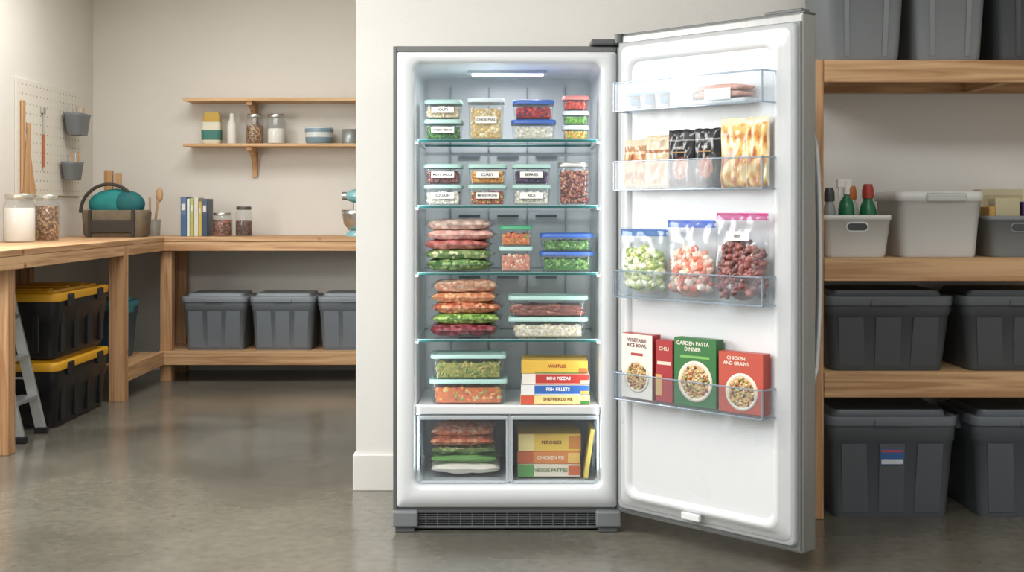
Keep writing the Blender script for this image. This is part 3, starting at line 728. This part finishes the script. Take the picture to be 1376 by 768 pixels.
for i, x in enumerate((-2.115, -1.63, -1.15, -.68)):
    tote('storage_tote', (x, 9.22, zl+.0005), .47, .44, .40, TOTEB, TOTEBL)
tote('storage_tote', (-2.80, 8.50, zl+.0005), .46, .58, .40, P('tote_blue', '#3d5f74', .5), P('tote_teal_lid', '#2f7f8c', .45))
def heavy_tote(z):
    b = MB(); w, dp, h = .52, .92, .385
    b.loft([(0, w*.86, dp*.90, .04), (.03, w*.88, dp*.92, .045), (.20, w*.93, dp*.955, .045), (.204, w*.95, dp*.97, .045), (h-.05, w*.97, dp*.98, .045)], BLK, k=5)
    for u in (-.36, -.12, .12, .36):
        for sx in (-1, 1):
            b.box(sx*w*.455-.012, sx*w*.455+.012, u*dp-.03, u*dp+.03, .03, .25, BLK, .006)
    for u in (-.25, .25): b.box(u*w-.02, u*w+.02, -dp*.485-.002, -dp*.46, .03, .25, BLK, .006)
    b.loft([(h-.065, w*.99, dp*.992, .05), (h-.03, w, dp, .05), (h-.02, w*.98, dp*.985, .05), (h-.02, w*.88, dp*.92, .04), (h-.03, w*.86, dp*.90, .04), (h-.03, w*.80, dp*.86, .04), (h-.008, w*.77, dp*.83, .04)], YEL, k=5)
    for u in (-.3, 0, .3): b.box(-w*.3, w*.3, u*dp-.03, u*dp+.03, h-.03, h-.001, YEL, .006)
    for u in (-.28, .28): b.box(w*.5-.012, w*.5+.008, u*dp-.05, u*dp+.05, h-.10, h-.03, BLK, .006)
    b.obj('heavy_duty_tote', (-2.775, 7.49, z))
heavy_tote(0); heavy_tote(.386)
# open folding step ladder seen side-on
L = MB(); ap = .86
for y in (6.62, 6.92):
    L.bar((-2.565, y, .01), (-2.765, y, ap), .024, .055, ALU); L.bar((-3.02, y, .01), (-2.80, y, ap-.03), .020, .03, ALU)
    L.box(-2.60, -2.53, y-.018, y+.018, 0, .035, DARK, .005); L.box(-3.05, -2.99, y-.018, y+.018, 0, .03, DARK, .005)
    L.rod((-2.64, y, .30), (-2.945, y, .30), .006, ALU)
for zq in (.20, .42, .64):
    xq = -2.565-.2*zq/ap; L.box(xq-.07, xq+.03, 6.632, 6.908, zq-.01, zq+.012, ALU, .003)
L.box(-2.86, -2.71, 6.60, 6.94, ap, ap+.03, DARK, .006)
L.obj('folding_step_ladder')

def jar(name, loc, r, h, fill, lid, fh=.7, n=28):
    b = MB()
    b.lathe([(r*.93, 0), (r, .008), (r, h*.78), (r*.82, h*.87), (r*.82, h*.90)], CLR, n, ct=False)
    b.lathe([(r*.90, .006), (r*.94, .012), (r*.94, h*fh), (r*.9, h*fh+.003)], fill, n)
    b.lathe([(r*.88, h*.885), (r*.90, h*.90), (r*.90, h*.985), (r*.85, h)], lid, n)
    return b.obj(name, loc)
FLOUR = P('flour', '#ece8de', .9); GRAIN = cells('grain', ['#a5784a', '#835430', '#c29a68', '#654226'], 90, .6, 0)
GLID = P('jar_glass_lid', '#b9b7ac', .3, .5)
jar('flour_jar', (-2.95, 7.60, ZT), .092, .29, FLOUR, GLID); jar('grain_jar', (-2.88, 7.86, ZT), .072, .285, GRAIN, GLID, .75)
jar('glass_jar', (-2.10, 9.2, ZT), .072, .17, cells('mixnut', ['#6b3f2a', '#a5523a', '#8f6b3a', '#3c2a20'], 60, .6, 0), SILV, .68)
jar('glass_jar', (-1.955, 9.25, ZT), .060, .215, cells('dark_bean', ['#5b3a2c', '#3a2a24', '#7a5138'], 80, .6, 0), P('jar_dark_lid', '#4e4a44', .4), .5)
b = MB()
CAN = P('canvas_brown', '#6f6250', .85, var=.15, vs=20, bump=.3, bs=120); CAND = P('canvas_dark', '#3f3a34', .85); TEAL = P('teal_fabric', '#1f7f7e', .7, var=.15, vs=15)
b.loft([(0, .40, .22, .06), (.02, .43, .24, .07), (.17, .46, .22, .07), (.19, .45, .20, .07), (.19, .42, .17, .06), (.05, .39, .17, .06)], CAN, k=6)
b.box(-.15, .15, -.135, -.115, .03, .12, CAND, .01)
b.box(-.16, -.14, -.14, -.11, .0, .19, CAND, .004); b.box(.14, .16, -.14, -.11, .0, .19, CAND, .004)
arc = [(-.04+.20*math.cos(math.radians(a)), -.05, .17+.20*math.sin(math.radians(a))) for a in range(0, 181, 12)]
b.tube(arc, .012, CAND)
b.ball((.0, .0, .23), (.20, .075, .11), TEAL, 3); b.ball((.09, -.03, .235), (.11, .06, .09), P('teal_dark', '#125f62', .7), 3)
b.obj('tool_bag', (-2.78, 8.93, ZT))
b = MB(); b.box(-.045, .015, -.02, .02, .0, .48, BZ, .004); b.box(.03, .075, -.02, .02, .0, .46, BZ, .004); b.obj('wood_offcuts', (-2.94, 9.30, ZT))
b = MB(); b.rod((0, 0, 0), (.03, 0, .26), .009, BZ); b.ball((.042, 0, .30), (.028, .012, .055), BZ); b.rod((-.03, .02, 0), (-.035, .02, .28), .008, BZ)
b.lathe([(.045, 0), (.05, .12), (.046, .12), (.042, .01)], P('crock', '#8c877c', .5), 20); b.obj('utensil_crock', (-2.62, 9.28, ZT))
b = MB(); x = 0
for w_, h_, c in ((.045, .285, '#2f5f8a'), (.022, .27, '#dfe3e0'), (.030, .275, '#a9b24a'), (.032, .28, '#d8d2c0'), (.025, .25, '#c8b03a'), (.040, .27, '#27405e')):
    b.box(x, x+w_-.002, -.09, .09, 0, h_, PRINT, .003, col=lin(c)); b.box(x+.008, x+w_-.010, -.092, -.0905, h_*.66, h_*.82, PRINT, col=lin('#d9d4c8')); x += w_
b.obj('books', (-2.385, 9.22, ZT))
b = MB(); MT = P('mixer_teal', '#7fb7bb', .25, coat=.6)
b.loft([(0, .34, .20, .09, .06, 0), (.03, .33, .19, .09, .06, 0), (.04, .28, .16, .08, .06, 0)], MT, k=6)
b.loft([(.03, .10, .13, .05, .17, 0), (.14, .085, .11, .04, .17, 0), (.24, .10, .12, .045, .16, 0)], MT, k=6)
b.ball((.06, 0, .29), (.185, .068, .062), MT, 3); b.lathe([(.03, 0), (.03, .03)], SILV, 20, Tr(-.135, 0, .29) @ Ry(90))
b.rod((-.04, 0, .17), (-.04, 0, .25), .014, SILV)
b.lathe([(.04, .042), (.05, .045), (.085, .09), (.100, .16), (.103, .19), (.098, .19), (.094, .16), (.05, .06)], SILV, 32, Tr(-.04, 0, 0), ct=False)
b.obj('stand_mixer', (-1.095, 9.2, ZT))

for zq in (2.036, 1.700):
    b = MB(); b.box(-2.42, -.85, 9.33, YB-.001, zq-.022, zq, BX, .003)
    for x in (-1.94, -1.14):
        b.box(x-.02, x+.02, 9.57, YB-.001, zq-.24, zq-.023, BZ, .003); b.box(x-.02, x+.02, 9.36, 9.57, zq-.05, zq-.023, BZ, .003)
        n_ = 8; vs = []
        for i in range(n_+1):
            t = i/n_*math.pi/2
            vs.append((9.57-.17*(1-math.sin(t)), zq-.05-.17*(1-math.cos(t))))
        poly = [(9.57, zq-.05)]+vs
        m_ = len(poly); V = [(x-.018, y, z_) for y, z_ in poly]+[(x+.018, y, z_) for y, z_ in poly]
        F = [list(range(m_)), list(range(m_, 2*m_))[::-1]]+[[i, (i+1) % m_, (i+1) % m_+m_, i+m_] for i in range(m_)]
        b.raw(V, F, BZ)
    b.obj('wall_shelf')
zs = 1.7005
b = MB(); b.loft([(0, .12, .08, .02), (.02, .14, .10, .03), (.10, .145, .10, .03), (.16, .135, .08, .02), (.20, .12, .03, .01), (.235, .10, .015, .005)], P('bag_paper', '#d8d4be', .6, var=.05), k=5)
b.loft([(.03, .142, .102, .03), (.10, .147, .103, .03), (.102, .146, .102, .03)], P('bag_green', '#3a766c', .6), False, False, k=5); b.loft([(.165, .136, .080, .022), (.20, .122, .034, .01), (.237, .102, .018, .005)], P('bag_yellow', '#bfa04a', .6), False, True, k=5); b.obj('coffee_bag', (-2.235, 9.45, zs))
b = MB(); b.lathe([(.034, 0), (.036, .01), (.036, .15), (.022, .18), (.018, .2), (.018, .225), (.012, .228)], P('white_bottle2', '#dcd9d0', .4), 20); b.obj('squeeze_bottle', (-2.085, 9.45, zs))
jar('glass_jar', (-1.915, 9.45, zs), .064, .222, GRAIN, SILV, .6); jar('glass_jar', (-1.755, 9.45, zs), .068, .222, FLOUR, SILV, .5)
b = MB(); EN = P('enamel', '#cfd4d1', .3); EB = P('enamel_blue', '#7d96a3', .35)
b.lathe([(.088, 0), (.100, .01), (.104, .05)], EB, 28); b.lathe([(.104, .05), (.104, .085)], EN, 28); b.lathe([(.104, .085), (.108, .11), (.106, .114)], EB, 28); b.lathe([(.104, .114), (.10, .125), (.06, .130)], EN, 28)
b.obj('enamel_pot', (-1.435, 9.45, zs))
b = MB(); b.lathe([(.06, 0), (.062, .004), (.062, .11), (.058, .11), (.056, .01)], P('zinc', '#9aa0a0', .35, .4), 24); b.tube([(.06, 0, .09), (.09, 0, .08), (.09, 0, .04), (.06, 0, .03)], .006, P('zinc', '#9aa0a0')); b.obj('metal_mug', (-1.205, 9.45, zs))

b = MB(); b.box(XL+.001, XL+.014, 8.08, 9.28, 1.31, 2.06, P('pegboard', '#dcd8cc', .7), .002)
for i in range(19):
    for k in range(12):
        y = 8.12+i*.062; zq = 1.345+k*.062; r = .006
        b.raw([(XL+.0146, y+r*math.cos(a*math.pi/4), zq+r*math.sin(a*math.pi/4)) for a in range(8)], [list(range(8))], P('peg_hole', '#8f8b80', .9))
b.obj('pegboard')
for (y, zq, s_) in ((8.98, 1.82, 1.), (8.92, 1.50, .85)):
    b = MB(); b.loft([(0, .10*s_, .20*s_, .04), (.13*s_, .12*s_, .26*s_, .04), (.15*s_, .13*s_, .27*s_, .04), (.15*s_, .11*s_, .25*s_, .03), (.03, .08*s_, .18*s_, .03)], P('peg_cup_grey', '#6d7275', .45), k=5)
    b.rod((-.058*s_, 0, .10*s_), (-.070*s_, 0, .14*s_), .004, SILV)
    for q in range(4): b.rod((-.02+.015*q, -.05+.03*q, .04), (-.01+.012*q, -.055+.04*q, .19+.01*(q % 2)), .006, [SILV, BZ][q % 2])
    b.obj('pegboard_cup', (XL+.090*s_+.004, y, zq-.08))
b = MB()
for y, z0_, z1_, w_ in ((8.16, 1.32, 1.92, .05), (8.26, 1.34, 1.78, .04)): b.box(0, .018, y-w_/2, y+w_/2, z0_, z1_, BZ, .005)
b.raw([(0.02, 8.13, 1.32), (.02, 8.36, 1.32), (.02, 8.2, 1.75)], [[0, 1, 2]], BZ)
b.obj('wooden_straightedge', (XL+.016, 0, 0))
b = MB(); b.rod((.02, 8.52, 1.50), (.02, 8.52, 1.72), .009, P('tool_orange', '#a5623a', .5)); b.rod((.02, 8.52, 1.72), (.02, 8.52, 1.88), .005, SILV); b.box(.012, .028, 8.49, 8.55, 1.86, 1.9, SILV, .003)
b.obj('hanging_screwdriver', (XL+.004, 0, 0))

# ------------------------------------------------------------------ lights
def area(name, loc, rot, sx, sy, power, col=(1, 1, 1)):
    l = bpy.data.lights.new(name, 'AREA'); l.shape = 'RECTANGLE'; l.size = sx; l.size_y = sy; l.energy = power; l.color = col
    o = bpy.data.objects.new(name, l); scene.collection.objects.link(o); o.location = loc; o.rotation_euler = [math.radians(a) for a in rot]
    return o
for i, (x, y, e, sx, sy) in enumerate(((-1.3, 2.6, 122, 2.2, 1.2), (1.2, 2.2, 36, 1.6, 1.0), (-1.9, 7.4, 52, 1.6, 1.2))):  # unseen overhead softboxes, added with housings for soft top light
    MB().box(-sx/2-.03, sx/2+.03, -sy/2-.03, sy/2+.03, -.035, 0, WHITE, .004).obj('ceiling_softbox_panel', (x, y, ZC))
    area('ceiling_softbox', (x, y, ZC-.045), (0, 0, 0), sx, sy, e, (1, .982, .958))
area('window_daylight', (XL-.2, 5.2, 1.8), (0, -90, 0), 1.3, 2.6, 130, (1, .988, .968))
area('freezer_led', (-.017, 5.10, 1.752), (0, 0, 0), .27, .05, 1.6, (.98, .99, 1))
for sx in (ix0+.008, ix1-.008):  # fill lights added along the front jambs to brighten the freezer contents
    o = area('freezer_fill_light', (sx, 4.875, .95), (0, 0, 0), .012, 1.45, 1.2, (.965, .985, 1))
    dirv = Vector((1 if sx < 0 else -1, .75, 0)).normalized()
    zax = -dirv; yax = Vector((0, 0, 1)); xax = yax.cross(zax)
    o.rotation_euler = Matrix((xax, yax, zax)).transposed().to_euler()
w = bpy.data.worlds.new('daylight'); scene.world = w; w.use_nodes = True
w.node_tree.nodes['Background'].inputs[0].default_value = (.97, .985, 1, 1); w.node_tree.nodes['Background'].inputs[1].default_value = .68

# ------------------------------------------------------------------ camera
cam = bpy.data.cameras.new('camera'); co = bpy.data.objects.new('camera', cam); scene.collection.objects.link(co)
co.location = (0, 0, 1.232); co.rotation_euler = (math.radians(90), 0, 0)
cam.sensor_width = 36; cam.lens = 44.61; cam.shift_y = -.077
scene.camera = co
